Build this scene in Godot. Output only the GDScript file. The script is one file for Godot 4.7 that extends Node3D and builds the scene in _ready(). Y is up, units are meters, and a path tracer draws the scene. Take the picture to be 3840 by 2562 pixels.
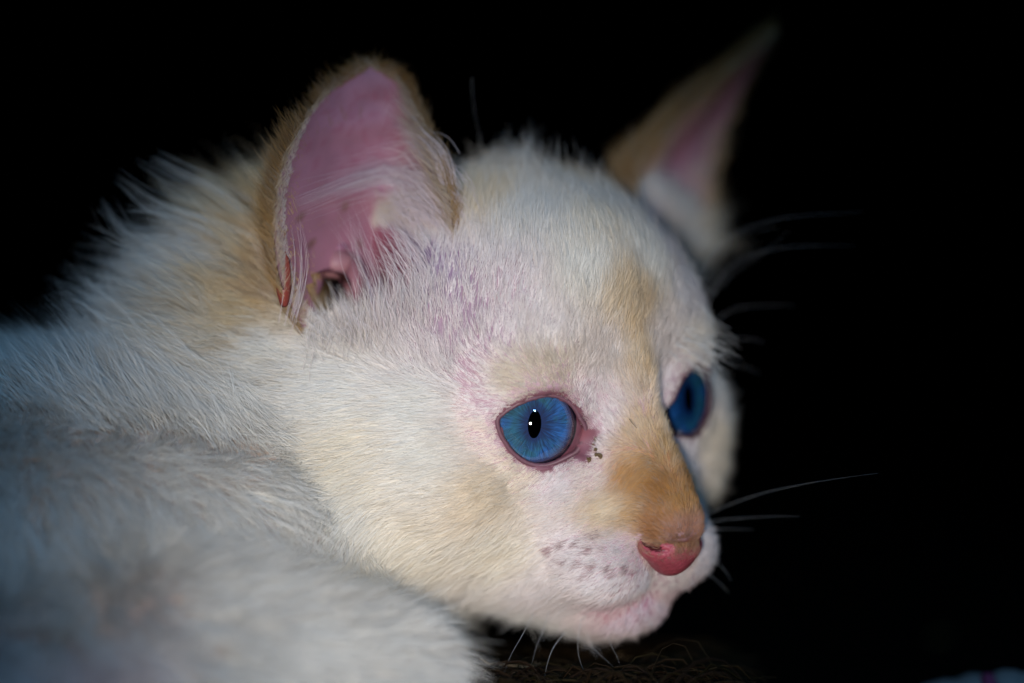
extends Node3D
# A kitten's head in three-quarter view against the dark. Lengths of the kitten are worked out in
# millimetres in a frame whose x runs to the right, y up and z towards the camera; W() turns them into metres.

const FRAME := 24.0          # photo pixels per millimetre at the depth of the eyes
const DIST := 500.0          # millimetres from the lens to that depth
const FLOOR_Y := -54.5       # the bedding's surface in that frame
const BALD := false
const FUR := 3.6

var rng := RandomNumberGenerator.new()
var noise := FastNoiseLite.new()
var hr: Vector3              # the head's own axes: towards its right side, up, forward
var hu: Vector3
var hf: Vector3
var h0 := Vector3(16.33, -9.83, 0.0)   # between the eyes

const EYE_C := Vector3(13.06, -2.6, -5.35)
const EYE_R := 8.6
var eye_axis: Vector3
var eye_h: Vector3
var eye_v: Vector3
var rim_angle := PackedFloat32Array()  # angular radius of the lid opening round the eye's axis

var ell_c: Array[Vector3] = []
var ell_r: Array[Vector3] = []
var ell_k := PackedFloat32Array()
var body_c: Array[Vector3] = []
var body_r: Array[Vector3] = []
var body_k := PackedFloat32Array()
var cone_a: Array[Vector3] = []
var cone_b: Array[Vector3] = []
var cone_ra := PackedFloat32Array()
var cone_rb := PackedFloat32Array()
var cone_k := PackedFloat32Array()


func _ready() -> void:
	rng.seed = 7
	noise.seed = 5
	noise.frequency = 1.0
	var cam := Camera3D.new()
	cam.name = "camera"
	cam.near = 0.02
	cam.far = 30.0
	cam.position = W(Vector3(0, 0, DIST))
	var lens := CameraAttributesPhysical.new()
	lens.frustum_focal_length = 100.0
	lens.exposure_aperture = 3.4
	lens.frustum_focus_distance = (DIST - 9.0) * 0.001
	lens.frustum_near = 0.02
	lens.frustum_far = 30.0
	cam.attributes = lens
	cam.fov = rad_to_deg(2.0 * atan(2562.0 / 2.0 / FRAME / DIST))
	add_child(cam)
	cam.current = true
	var env := Environment.new()
	env.background_mode = Environment.BG_COLOR
	env.background_color = Color.BLACK
	env.tonemap_mode = Environment.TONE_MAPPER_LINEAR
	env.tonemap_exposure = 1.0
	env.sdfgi_enabled = true
	env.ssao_enabled = true
	env.ssil_enabled = true
	var we := WorldEnvironment.new()
	we.name = "environment"
	we.environment = env
	add_child(we)
	torch(Vector3(-27, -27, 472), Vector3(-8, -17, 6), 8.1, 0.023, Color(1.0, 0.98, 0.955), 0.245)
	lamp("cool_fill_lamp", "small dim bluish panel lamp hanging high in front of the kitten", Vector3(100, 330, 600), Vector3(-10, -10, 0), Vector2(0.07, 0.06), Color(0.52, 0.78, 1.0), 0.125)

	set_pose()
	make_field()
	build_ground()
	build_kitten()
	build_small_things()


func W(p: Vector3) -> Vector3:
	return Vector3(p.x, p.y - FLOOR_Y, p.z) * 0.001


func P(px: float, py: float, z := 0.0) -> Vector3:      # a photo pixel at the depth z
	var s := (DIST - z) / DIST / FRAME
	return Vector3((px - 1920.0) * s, (1281.0 - py) * s, z)


func H(r: float, u: float, f: float) -> Vector3:        # a point of the head in the millimetre frame
	return h0 + hr * r + hu * u + hf * f


func to_head(p: Vector3) -> Vector3:
	var d := p - h0
	return Vector3(d.dot(hr), d.dot(hu), d.dot(hf))


func lin(r: float, g: float, b: float) -> Color:        # an sRGB colour of 0..255 as linear values
	return Color(r / 255.0, g / 255.0, b / 255.0).srgb_to_linear()


func lamp(called: String, label: String, at: Vector3, aim: Vector3, size: Vector2, col: Color, energy: float) -> void:
	var t := Node3D.new()
	t.name = called
	add_child(t)
	t.set_meta("label", label)
	t.set_meta("category", "lamp")
	t.look_at_from_position(W(at), W(aim))
	var m := StandardMaterial3D.new()
	m.albedo_color = Color(0.05, 0.05, 0.05)
	m.roughness = 0.6
	var box := BoxMesh.new()
	box.size = Vector3(size.x + 0.02, size.y + 0.02, 0.02)
	var b := MeshInstance3D.new()
	b.name = "housing"
	b.mesh = box
	b.material_override = m
	b.position.z = 0.016
	t.add_child(b)
	var g := StandardMaterial3D.new()
	g.albedo_color = Color.WHITE
	g.emission_enabled = true
	g.emission = col
	g.emission_energy_multiplier = 1.0
	var q := BoxMesh.new()
	q.size = Vector3(size.x, size.y, 0.003)
	var d := MeshInstance3D.new()
	d.name = "diffuser"
	d.mesh = q
	d.material_override = g
	d.position.z = 0.003
	t.add_child(d)
	var l := AreaLight3D.new()
	l.name = "light"
	l.area_size = size
	l.light_color = col
	l.light_energy = energy
	l.shadow_enabled = true
	l.area_range = 6.0
	t.add_child(l)
	l.position.z = -0.002


func torch(at: Vector3, aim: Vector3, angle: float, radius: float, col: Color, energy: float) -> void:
	var t := Node3D.new()
	t.name = "led_torch_lamp"
	add_child(t)
	t.set_meta("label", "round black LED torch lamp standing low in front of the kitten")
	t.set_meta("category", "lamp")
	t.look_at_from_position(W(at), W(aim))
	var m := StandardMaterial3D.new()
	m.albedo_color = Color(0.05, 0.05, 0.05)
	var tube := CylinderMesh.new()
	tube.top_radius = radius * 1.15
	tube.bottom_radius = radius * 1.15
	tube.height = 0.06
	var o := part("housing", tube, m, t)
	o.rotation.x = PI / 2
	o.position.z = 0.09
	var g := StandardMaterial3D.new()
	g.emission_enabled = true
	g.emission = col
	g.emission_energy_multiplier = 1.0
	var disc := CylinderMesh.new()
	disc.top_radius = radius
	disc.bottom_radius = radius
	disc.height = 0.004
	var f := part("diffuser", disc, g, t)
	f.rotation.x = PI / 2
	f.position.z = 0.056
	var l := SpotLight3D.new()
	l.name = "light"
	l.spot_angle = angle
	l.spot_angle_attenuation = 1.0
	l.spot_attenuation = 2.0
	l.spot_range = 6.0
	l.light_size = radius
	l.light_color = col
	l.light_energy = energy
	l.shadow_enabled = true
	t.add_child(l)


# ---------------------------------------------------------------- pose and shape

func set_pose() -> void:
	var yaw := deg_to_rad(-52.0)
	var pitch := deg_to_rad(-20.0)
	var roll := deg_to_rad(7.5)
	var turn := Basis(Vector3.UP, yaw) * Basis(Vector3.RIGHT, roll) * Basis(Vector3.BACK, pitch)
	hr = turn * Vector3(0, 0, 1)
	hu = turn * Vector3(0, 1, 0)
	hf = turn * Vector3(1, 0, 0)
	var out := deg_to_rad(30.0)
	var rise := deg_to_rad(10.0)
	eye_axis = Vector3(sin(out) * cos(rise), sin(rise), cos(out) * cos(rise))     # in head axes, right eye
	eye_h = Vector3(-cos(out), 0.0, sin(out))                          # towards the nose
	eye_v = eye_axis.cross(eye_h).normalized()
	if eye_v.y < 0.0:
		eye_v = -eye_v
	var outline := [[1872, 1573], [1893, 1556], [1925, 1535], [1965, 1515], [2010, 1500], [2060, 1490], [2105, 1500], [2145, 1530], [2170, 1575], [2190, 1630], [2214, 1686], [2180, 1690], [2140, 1700], [2105, 1718], [2070, 1733], [2030, 1740], [1990, 1733], [1945, 1706], [1905, 1660], [1880, 1615]]
	var polar := []
	var c := H(EYE_C.x, EYE_C.y, EYE_C.z)
	for o in outline:
		var from := Vector3(0, 0, DIST)
		var ray := (P(o[0], o[1], 0.0) - from).normalized()
		var oc := from - c
		var bq := oc.dot(ray)
		var disc := maxf(bq * bq - (oc.length_squared() - (EYE_R + 0.3) * (EYE_R + 0.3)), 0.0)
		var hit := from + ray * (-bq - sqrt(disc))
		var d := to_head(hit) - EYE_C
		d = d.normalized()
		polar.append([fposmod(atan2(d.dot(eye_v), d.dot(eye_h)), TAU), acos(clampf(d.dot(eye_axis), -1, 1))])
	polar.sort_custom(func(a, b): return a[0] < b[0])
	var n := polar.size()
	rim_angle.resize(128)
	for i in 128:
		var a := TAU * i / 128.0
		var k := 0
		while k < n and polar[k][0] < a:
			k += 1
		var p0: Array = polar[(k - 1 + n) % n]
		var p1: Array = polar[k % n]
		var span := fposmod(p1[0] - p0[0], TAU)
		var s := fposmod(a - p0[0], TAU) / maxf(span, 0.001)
		rim_angle[i] = lerpf(p0[1], p1[1], clampf(s, 0, 1))
	var soft := rim_angle.duplicate()
	for i in 128:
		var a := 0.0
		for j in range(-1, 2):
			a += rim_angle[(i + j + 128) % 128]
		soft[i] = a / 3.0
	rim_angle = soft


func rim(phi: float) -> float:
	var x := fposmod(phi, TAU) / TAU * 128.0
	var i := int(x)
	return lerpf(rim_angle[i % 128], rim_angle[(i + 1) % 128], x - i)


func ell(c: Vector3, r: Vector3, k: float) -> void:
	ell_c.append(c)
	ell_r.append(r)
	ell_k.append(k)


func lump(c: Vector3, r: Vector3, k: float) -> void:
	body_c.append(c)
	body_r.append(r)
	body_k.append(k)


func cone(a: Vector3, ra: float, b: Vector3, rb: float, k: float) -> void:
	cone_a.append(a)
	cone_b.append(b)
	cone_ra.append(ra)
	cone_rb.append(rb)
	cone_k.append(k)


func make_field() -> void:
	# in head axes (side, up, forward), both sides alike
	ell(Vector3(0, 6.3, -24), Vector3(27, 21, 25), 0.1)          # skull
	ell(Vector3(0, 8.5, -11), Vector3(19, 16.8, 11), 6)            # forehead
	ell(Vector3(0, -2, -1), Vector3(5.2, 13, 9.5), 4)          # between the eyes
	ell(Vector3(0, -7.5, 6), Vector3(5.2, 7.5, 8), 4)            # bridge
	ell(Vector3(0, -11.0, 12), Vector3(5.2, 5.5, 6.5), 3)
	ell(Vector3(0, -13.4, 16.2), Vector3(4.8, 4.0, 4.8), 2)    # nose tip
	ell(Vector3(0, -17, 1.5), Vector3(16, 12, 11), 5)            # muzzle
	ell(Vector3(6.2, -22.0, 8.4), Vector3(8.4, 7.0, 7.8), 2.5) # whisker pads
	ell(Vector3(0, -30.2, 6.8), Vector3(8.2, 5.4, 7.2), 2.0)     # chin
	ell(Vector3(0, -26, -8), Vector3(19, 10.5, 16.5), 6)           # jaw
	ell(Vector3(18.5, -14, -21), Vector3(15, 18, 22), 7)         # cheeks
	ell(EYE_C, Vector3(10, 10, 10), 2.0) # lids over the eyeballs
	ell(Vector3(12.5, 7.5, -6), Vector3(9, 5, 5.5), 6)               # brows
	# in the millimetre frame: neck, body and the foreleg that lies in front
	cone(P(1600, 1400, -20), 25, P(880, 1830, -24), 26, 10)
	cone(P(1000, 1130, -18), 11.5, P(810, 1330, -16), 12.5, 10)
	cone(P(1330, 850, -24), 10, P(1080, 1000, -20), 10, 8)      # root of the near ear
	cone(P(2420, 800, -36), 4, P(2540, 900, -54), 2.5, 8)        # root of the far ear
	lump(P(-150, 1960, -12), Vector3(70, 24, 38), 12)
	lump(P(1150, 2150, -20), Vector3(24, 24, 24), 10)
	lump(P(450, 2540, 18), Vector3(48, 14, 24), 5)
	cone(P(600, 2560, 24), 19, P(1450, 2560, 20), 8.5, 4)


func smin(a: float, b: float, k: float) -> float:
	var h := maxf(k - absf(a - b), 0.0) / k
	return minf(a, b) - h * h * k * 0.25


func field(p: Vector3) -> float:
	var q := to_head(p)
	q.x = absf(q.x)
	var d := 1e6
	if q.length_squared() < 6400.0:
		for i in ell_c.size():
			var e := q - ell_c[i]
			var r := ell_r[i]
			var a := e / r
			var b := a / r
			var k0 := a.length()
			d = smin(d, k0 * (k0 - 1.0) / maxf(b.length(), 1e-6), ell_k[i])
	for i in body_c.size():
		var e := p - body_c[i]
		var r := body_r[i]
		var a := e / r
		var b := a / r
		var k0 := a.length()
		d = smin(d, k0 * (k0 - 1.0) / maxf(b.length(), 1e-6), body_k[i])
	for i in cone_a.size():
		var ab := cone_b[i] - cone_a[i]
		var t := clampf((p - cone_a[i]).dot(ab) / ab.length_squared(), 0.0, 1.0)
		d = smin(d, (p - cone_a[i] - ab * t).length() - lerpf(cone_ra[i], cone_rb[i], t), cone_k[i])
	# the openings of the lids
	var e2 := q - EYE_C
	var l := e2.length()
	if l < 14.0:
		var dir := e2 / maxf(l, 0.001)
		var ang := acos(clampf(dir.dot(eye_axis), -1, 1))
		var open := l * (ang - rim(atan2(dir.dot(eye_v), dir.dot(eye_h))))
		d = maxf(d, -maxf(open, l - 11.5))
		d = maxf(d, (EYE_R - 0.6) - l)
	# the near ear's hollow
	var ea := P(1280, 880, 10)
	var eb := P(1240, 1085, -20)
	var eab := eb - ea
	var et := clampf((p - ea).dot(eab) / eab.length_squared(), 0.0, 1.0)
	var hollow := (p - ea - eab * et).length() - lerpf(13.0, 5.5, et)
	if hollow < 4.0:
		d = -smin(-d, hollow, 2.0)
	return d


func net(lo: Vector3, hi: Vector3, cell: float, f: Callable) -> Dictionary:
	# surface nets; only blocks near the surface are worked out
	var nb := 5
	var n := Vector3i(((hi - lo) / (cell * nb)).ceil())
	var g := n * nb + Vector3i.ONE
	var val := PackedFloat32Array()
	val.resize(g.x * g.y * g.z)
	val.fill(1e9)
	var active := []
	var reach := cell * nb * 0.5
	for bz in n.z:
		for by in n.y:
			for bx in n.x:
				var c := lo + (Vector3(bx, by, bz) + Vector3.ONE * 0.5) * cell * nb
				var d: float = f.call(c)
				if absf(d) > reach * 2.0:
					continue
				active.append(Vector3i(bx, by, bz))
				for z in range(bz * nb, bz * nb + nb + 1):
					for y in range(by * nb, by * nb + nb + 1):
						for x in range(bx * nb, bx * nb + nb + 1):
							var at := (z * g.y + y) * g.x + x
							if val[at] > 1e8:
								val[at] = f.call(lo + Vector3(x, y, z) * cell)
	var vert := PackedVector3Array()
	var ids := {}
	var step := [0, 1, g.x, g.x + 1, g.x * g.y, g.x * g.y + 1, g.x * g.y + g.x, g.x * g.y + g.x + 1]
	var edges := [[0, 1], [2, 3], [4, 5], [6, 7], [0, 2], [1, 3], [4, 6], [5, 7], [0, 4], [1, 5], [2, 6], [3, 7]]
	for b in active:
		for z in range(b.z * nb, b.z * nb + nb):
			for y in range(b.y * nb, b.y * nb + nb):
				for x in range(b.x * nb, b.x * nb + nb):
					var at: int = (z * g.y + y) * g.x + x
					var mask := 0
					for k in 8:
						if val[at + step[k]] < 0.0:
							mask |= 1 << k
					if mask == 0 or mask == 255:
						continue
					var s := Vector3.ZERO
					var count := 0
					for e in edges:
						var a: int = e[0]
						var c: int = e[1]
						if ((mask >> a) & 1) == ((mask >> c) & 1):
							continue
						var va := val[at + step[a]]
						var vb := val[at + step[c]]
						var t := va / (va - vb)
						var pa := Vector3(a & 1, (a >> 1) & 1, a >> 2)
						var pb := Vector3(c & 1, (c >> 1) & 1, c >> 2)
						s += pa.lerp(pb, t)
						count += 1
					ids[at] = vert.size()
					vert.append(lo + (Vector3(x, y, z) + s / count) * cell)
	var idx := PackedInt32Array()
	var axes := [1, g.x, g.x * g.y]
	for at in ids:
		for ax in 3:
			var other: int = at + axes[ax]
			if other >= val.size():
				continue
			var in_a := val[at] < 0.0
			if in_a == (val[other] < 0.0):
				continue
			var u: int = axes[(ax + 1) % 3]
			var v: int = axes[(ax + 2) % 3]
			if not (ids.has(at - u) and ids.has(at - v) and ids.has(at - u - v)):
				continue
			var q := [ids[at], ids[at - u], ids[at - u - v], ids[at - v]]
			if not in_a:
				idx.append_array([q[0], q[1], q[2], q[0], q[2], q[3]])
			else:
				idx.append_array([q[0], q[2], q[1], q[0], q[3], q[2]])
	var nor := PackedVector3Array()
	nor.resize(vert.size())
	for t in range(0, idx.size(), 3):
		var a := vert[idx[t]]
		var fn := (vert[idx[t + 2]] - a).cross(vert[idx[t + 1]] - a)
		for k in 3:
			nor[idx[t + k]] += fn
	for i in nor.size():
		nor[i] = nor[i].normalized()
	return {"v": vert, "n": nor, "i": idx}


func mesh_of(m: Dictionary) -> ArrayMesh:
	var a := []
	a.resize(Mesh.ARRAY_MAX)
	var v: PackedVector3Array = Transform3D(Basis.from_scale(Vector3.ONE * 0.001), Vector3(0, -FLOOR_Y, 0) * 0.001) * (m.v as PackedVector3Array)
	a[Mesh.ARRAY_VERTEX] = v
	a[Mesh.ARRAY_NORMAL] = m.n
	if m.has("c"):
		a[Mesh.ARRAY_COLOR] = m.c
	a[Mesh.ARRAY_INDEX] = m.i
	var am := ArrayMesh.new()
	am.add_surface_from_arrays(Mesh.PRIMITIVE_TRIANGLES, a)
	return am


func part(called: String, mesh: Mesh, mat: Material, parent: Node3D) -> MeshInstance3D:
	var o := MeshInstance3D.new()
	o.name = called
	o.mesh = mesh
	o.material_override = mat
	parent.add_child(o, true)
	return o


func vertex_material(rough: float, spec := 0.5) -> StandardMaterial3D:
	var m := StandardMaterial3D.new()
	m.vertex_color_use_as_albedo = true
	m.roughness = rough
	m.metallic_specular = spec
	return m


# ---------------------------------------------------------------- strands

func new_arrays() -> Dictionary:
	return {"v": PackedVector3Array(), "n": PackedVector3Array(), "c": PackedColorArray(), "i": PackedInt32Array()}


func strand(m: Dictionary, pts: Array, r0: float, r1: float, col: Color, sides := 3, taper := 2.0) -> void:
	var first: int = m.v.size()
	var side := Vector3.ZERO
	for k in pts.size():
		var d: Vector3 = ((pts[mini(k + 1, pts.size() - 1)] as Vector3) - (pts[maxi(k - 1, 0)] as Vector3)).normalized()
		if k == 0:
			side = d.cross(Vector3(0.31, 0.52, 0.79)).normalized()
		side = (side - d * side.dot(d)).normalized()
		var up := d.cross(side)
		var q := float(k) / (pts.size() - 1)
		var r := lerpf(r0, r1, pow(q, taper))
		for s in sides:
			var n := side * cos(TAU * s / sides) + up * sin(TAU * s / sides)
			m.v.append((pts[k] as Vector3) + n * r)
			m.n.append(n)
			m.c.append(col)
	for k in pts.size() - 1:
		for s in sides:
			var a := first + k * sides + s
			var b := first + k * sides + (s + 1) % sides
			m.i.append_array(PackedInt32Array([a, a + sides, b, b, a + sides, b + sides]))


func ribbon(m: Dictionary, pts: Array, half: float, col: Color, twist: float) -> void:
	# a flat hair, widest a third of the way up and running out to a point
	var first: int = m.v.size()
	var n := pts.size()
	for k in n:
		var d: Vector3 = ((pts[mini(k + 1, n - 1)] as Vector3) - (pts[maxi(k - 1, 0)] as Vector3)).normalized()
		var side := d.cross(Vector3(0, 0, 1))
		side = side.normalized() if side.length() > 0.05 else Vector3.RIGHT
		side = side.rotated(d, twist)
		var up := side.cross(d)
		var q := float(k) / (n - 1)
		var r := half * (1.0 - q * q)
		if k == n - 1:
			m.v.append(pts[k])
			m.n.append(up)
			m.c.append(col)
		else:
			m.v.append((pts[k] as Vector3) - side * r)
			m.v.append((pts[k] as Vector3) + side * r)
			m.n.append((up - side * 0.8).normalized())
			m.n.append((up + side * 0.8).normalized())
			m.c.append(col)
			m.c.append(col)
	for k in n - 1:
		var a := first + k * 2
		if k == n - 2:
			m.i.append_array(PackedInt32Array([a, a + 2, a + 1]))
		else:
			m.i.append_array(PackedInt32Array([a, a + 2, a + 1, a + 1, a + 2, a + 3]))


func bezier(a: Vector3, b: Vector3, c: Vector3, d: Vector3, n: int) -> Array:
	var out := []
	for i in n + 1:
		out.append(a.bezier_interpolate(b, c, d, float(i) / n))
	return out


func tuft(length: float, hairs: int, spread: float, width: float, gather: float, lift0: float, lift1: float, segs: int) -> Dictionary:
	# hairs that leave the skin (plane z = 0) and lie over along +y, in millimetres
	var m := new_arrays()
	for h in hairs:
		var root := Vector3(rng.randf_range(-1, 1) * spread, rng.randf_range(-1, 1) * spread, -0.35)
		var L := length * rng.randf_range(0.6, 1.1) * (1.35 if rng.randf() < 0.08 else 1.0)
		var l0 := deg_to_rad(lift0 * rng.randf_range(0.75, 1.25))
		var l1 := deg_to_rad(lift1 * rng.randf_range(0.4, 1.6))
		var yaw0 := rng.randfn(0.0, 0.10)
		var yaw1 := yaw0 + rng.randfn(0.0, 0.16)
		var p := root
		var pts := [p]
		for k in segs:
			var q := (k + 0.5) / segs
			var li := lerpf(l0, l1, q)
			var ya := lerpf(yaw0, yaw1, q)
			p += Vector3(sin(ya) * cos(li), cos(ya) * cos(li), sin(li)) * (L / segs)
			var toward := -(root.x) * gather * q
			pts.append(p + Vector3(toward, 0, 0))
		var tone := rng.randf_range(0.88, 1.0)
		ribbon(m, pts, width * 0.62, Color(tone, tone, tone), rng.randf_range(-1.0, 1.0))
	return m


# ---------------------------------------------------------------- the coat's map

var key_at := PackedVector3Array()      # head axes
var key_dir := PackedVector3Array()     # head axes
var key_par: Array[Vector3] = []        # length mm, density, lift factor
var key_col: Array[Color] = []
var key_skin: Array[Color] = []


func hit(px: float, py: float) -> Vector3:
	var from := Vector3(0, 0, DIST)
	var ray := (P(px, py, 0.0) - from).normalized()
	var t := DIST - 90.0
	for i in 80:
		var d := field(from + ray * t)
		if d < 0.05:
			break
		t += clampf(d * 0.8, 0.05, 10.0)
		if t > DIST + 90.0:
			return P(px, py, -10)
	return from + ray * t


func key(px: float, py: float, dx: float, dy: float, L: float, dens: float, lift: float, col: Color, skin: Color) -> void:
	var p := hit(px, py)
	key_at.append(to_head(p))
	var d := Vector3(dx, -dy, 0.0).normalized()
	key_dir.append(Vector3(d.dot(hr), d.dot(hu), d.dot(hf)))
	key_par.append(Vector3(L, dens, lift))
	key_col.append(col)
	key_skin.append(skin)


func make_keys() -> void:
	var white := lin(240, 237, 232)
	var cream := lin(243, 238, 230)
	var tan_ := lin(237, 217, 186)
	var ochre := lin(202, 150, 86)
	var rust := lin(178, 124, 62)
	var pinkish := lin(237, 226, 227)
	var s_w := lin(196, 176, 164)
	var s_p := lin(182, 150, 162)
	var s_o := lin(190, 130, 90)
	# nose and bridge
	key(2480, 1850, -0.6, -0.8, 1.6, 1.5, 0.8, rust, s_o)
	key(2400, 1770, -0.35, 0.6, 1.8, 1.4, 0.9, ochre, s_o)
	key(2330, 1760, -0.4, 0.85, 2.0, 1.3, 0.9, ochre, s_o)
	key(2560, 1900, -0.4, -0.9, 1.4, 1.5, 0.8, ochre, s_o)
	key(2575, 1985, -0.3, -0.95, 1.1, 1.4, 0.8, lin(205, 150, 125), s_p)
	key(2440, 1980, -0.6, -0.5, 1.4, 1.4, 0.8, lin(190, 130, 75), s_p)
	key(2380, 1930, -0.8, 0.2, 2.0, 1.3, 0.8, lin(205, 165, 115), s_w)
	key(2300, 1900, -0.85, 0.4, 2.4, 1.2, 0.9, lin(234, 214, 184), s_w)
	key(2500, 1680, -0.3, -0.95, 2.0, 1.3, 0.8, lin(210, 172, 120), s_o)
	key(2420, 1620, -0.5, -0.85, 2.0, 1.1, 0.8, lin(228, 200, 165), s_p)
	key(2300, 1560, -0.45, -0.85, 2.2, 0.8, 0.8, pinkish, s_p)
	key(2250, 1640, -0.6, -0.6, 1.6, 0.6, 0.7, pinkish, s_p)
	key(2260, 1760, -0.7, 0.6, 1.8, 0.9, 0.8, lin(236, 222, 216), s_p)
	# forehead
	key(2470, 1480, -0.1, -1.0, 3.0, 1.2, 0.8, lin(222, 186, 138), s_w)
	key(2400, 1250, 0.05, -1.0, 4.0, 1.2, 0.8, lin(230, 202, 160), s_w)
	key(2440, 1370, 0.0, -1.0, 3.6, 1.2, 0.8, lin(230, 202, 160), s_w)
	key(2330, 1150, 0.08, -1.0, 4.2, 1.2, 0.8, lin(232, 208, 172), s_w)
	key(2230, 1480, -0.2, -1.0, 2.6, 0.8, 0.8, pinkish, s_p)
	key(2260, 1330, -0.05, -1.0, 3.2, 1.0, 0.8, lin(238, 226, 220), s_w)
	key(2200, 1050, 0.1, -1.0, 4.5, 1.2, 0.8, cream, s_w)
	key(2350, 900, 0.0, -1.0, 4.8, 1.2, 0.9, white, s_w)
	key(2480, 1050, -0.05, -1.0, 4.5, 1.2, 0.9, white, s_w)
	key(2540, 1250, 0.05, -1.0, 4.0, 1.2, 0.9, white, s_w)
	key(2000, 850, 0.1, -1.0, 6.0, 1.1, 1.0, lin(228, 225, 220), s_w)  # greyed slightly in colour, towards the painted shade of the crown
	key(1800, 780, 0.1, -1.0, 5.0, 1.1, 1.0, tan_, s_p)
	key(2050, 650, 0.05, -1.0, 8.0, 1.0, 1.4, lin(206, 202, 196), s_w)  # crown keys: greyish hair, greyed further to paint in the upturned slope's shade
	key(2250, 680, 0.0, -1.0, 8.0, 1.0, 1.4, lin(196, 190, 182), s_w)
	# round the near eye and the thin coat of the temple
	key(2060, 1400, -0.5, -0.75, 2.6, 0.9, 0.8, lin(230, 216, 198), s_p)
	key(1930, 1430, -0.85, -0.35, 2.4, 0.9, 0.8, lin(230, 216, 198), s_p)
	key(1840, 1500, -1.0, 0.05, 1.8, 0.4, 0.7, pinkish, s_p)
	key(1790, 1400, -0.6, -0.7, 2.2, 0.3, 0.7, pinkish, s_p)
	key(1820, 1620, -1.0, 0.2, 2.4, 0.9, 0.7, lin(238, 222, 212), s_p)
	key(1950, 1780, -0.95, 0.3, 2.6, 1.1, 0.8, lin(238, 224, 206), s_p)
	key(2100, 1790, -0.8, 0.5, 2.0, 0.9, 0.8, pinkish, s_p)
	key(1880, 1250, 0.2, -0.95, 3.0, 0.3, 0.8, pinkish, lin(158, 128, 146))
	key(1700, 1250, 0.15, -0.95, 3.6, 0.15, 0.9, pinkish, lin(160, 132, 150))
	key(1780, 1140, 0.25, -0.95, 3.4, 0.15, 0.9, pinkish, lin(158, 130, 148))
	key(1640, 1330, -0.1, -0.9, 3.6, 0.4, 0.9, pinkish, lin(150, 122, 138))
	key(2250, 880, 0.05, -1.0, 5.0, 1.2, 0.9, lin(240, 230, 214), s_w)
	key(1900, 1080, 0.3, -0.95, 3.6, 0.35, 0.8, pinkish, s_p)
	key(1560, 1180, -0.05, -1.0, 4.5, 0.16, 1.1, pinkish, lin(160, 132, 150))
	key(1650, 1010, 0.2, -0.95, 3.6, 0.14, 1.0, pinkish, lin(152, 126, 152))
	key(1350, 1240, -0.15, -1.0, 5.0, 0.9, 1.2, lin(238, 226, 218), s_p)
	key(2050, 1250, 0.15, -1.0, 3.4, 0.6, 0.8, lin(238, 228, 226), s_p)
	# cheek
	key(1850, 1850, -1.0, 0.15, 3.6, 1.2, 0.8, lin(240, 222, 196), s_w)
	key(1650, 1700, -1.0, 0.12, 5.0, 1.2, 0.8, cream, s_w)
	key(1600, 1500, -1.0, 0.05, 4.5, 1.2, 0.8, white, s_w)
	key(1300, 1450, -1.0, 0.1, 6.5, 1.2, 0.8, white, s_w)
	key(1350, 1700, -1.0, 0.25, 7.0, 1.2, 0.8, lin(243, 233, 216), s_w)
	key(1250, 1950, -0.9, 0.45, 7.5, 1.2, 0.9, cream, s_w)
	key(1600, 2050, -0.92, 0.35, 6.0, 1.2, 0.8, lin(243, 232, 214), s_w)
	key(1900, 2050, -0.95, 0.3, 4.0, 1.2, 0.8, lin(243, 231, 212), s_w)
	key(1750, 2220, -0.7, 0.7, 6.0, 1.1, 1.0, lin(236, 226, 218), s_w)
	key(1050, 1300, -0.97, 0.15, 8.0, 1.1, 0.9, cream, s_w)
	key(2560, 880, 0.7, 0.5, 7.0, 0.4, 1.2, lin(214, 196, 200), s_p)
	# muzzle and chin
	key(2150, 2050, -0.95, 0.3, 2.0, 0.85, 0.7, pinkish, s_p)
	key(2330, 2050, -0.9, 0.3, 1.6, 0.9, 0.7, pinkish, s_p)
	key(2250, 2170, -0.85, 0.5, 2.0, 0.8, 0.7, pinkish, s_p)
	key(2430, 2180, -0.7, 0.7, 1.5, 0.6, 0.7, pinkish, s_p)
	key(2330, 2270, -0.5, 0.85, 1.8, 0.6, 0.8, lin(228, 200, 206), lin(188, 120, 140))
	key(2080, 2230, -0.75, 0.65, 3.6, 1.0, 0.9, lin(236, 224, 222), s_p)
	key(2330, 2380, -0.2, 1.0, 3.2, 1.0, 1.2, lin(232, 216, 212), s_p)
	key(2080, 2370, -0.3, 0.95, 4.5, 1.0, 1.2, white, s_w)
	key(1900, 2320, -0.4, 0.9, 5.0, 1.0, 1.2, white, s_w)
	# behind the ear
	key(960, 640, -0.6, -0.8, 7.0, 1.2, 1.2, lin(218, 180, 120), s_w)
	key(930, 850, -0.8, -0.55, 11.0, 0.8, 1.3, lin(235, 208, 162), s_w)
	key(900, 1050, -0.95, -0.1, 11.0, 0.8, 1.2, lin(238, 214, 174), s_w)
	key(980, 1180, -0.98, 0.15, 8.0, 1.1, 0.9, lin(236, 212, 168), s_w)
	key(800, 1000, -0.85, -0.35, 12.0, 1.0, 1.0, white, s_w)
	key(700, 1200, -0.95, 0.05, 12.0, 1.0, 1.1, lin(234, 226, 212), s_w)
	key(680, 1080, -0.85, -0.4, 12.0, 1.0, 1.1, white, s_w)
	# neck and body
	key(500, 1330, -0.65, -0.6, 11.0, 1.0, 0.9, white, s_w)
	key(100, 1450, -0.6, -0.5, 9.0, 1.0, 0.8, white, s_w)
	key(350, 1500, -0.7, -0.65, 12.0, 1.0, 0.9, white, s_w)
	key(700, 1500, -0.8, -0.5, 11.0, 1.0, 0.9, white, s_w)
	key(900, 1600, -0.9, -0.3, 9.0, 1.0, 0.9, white, s_w)
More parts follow.
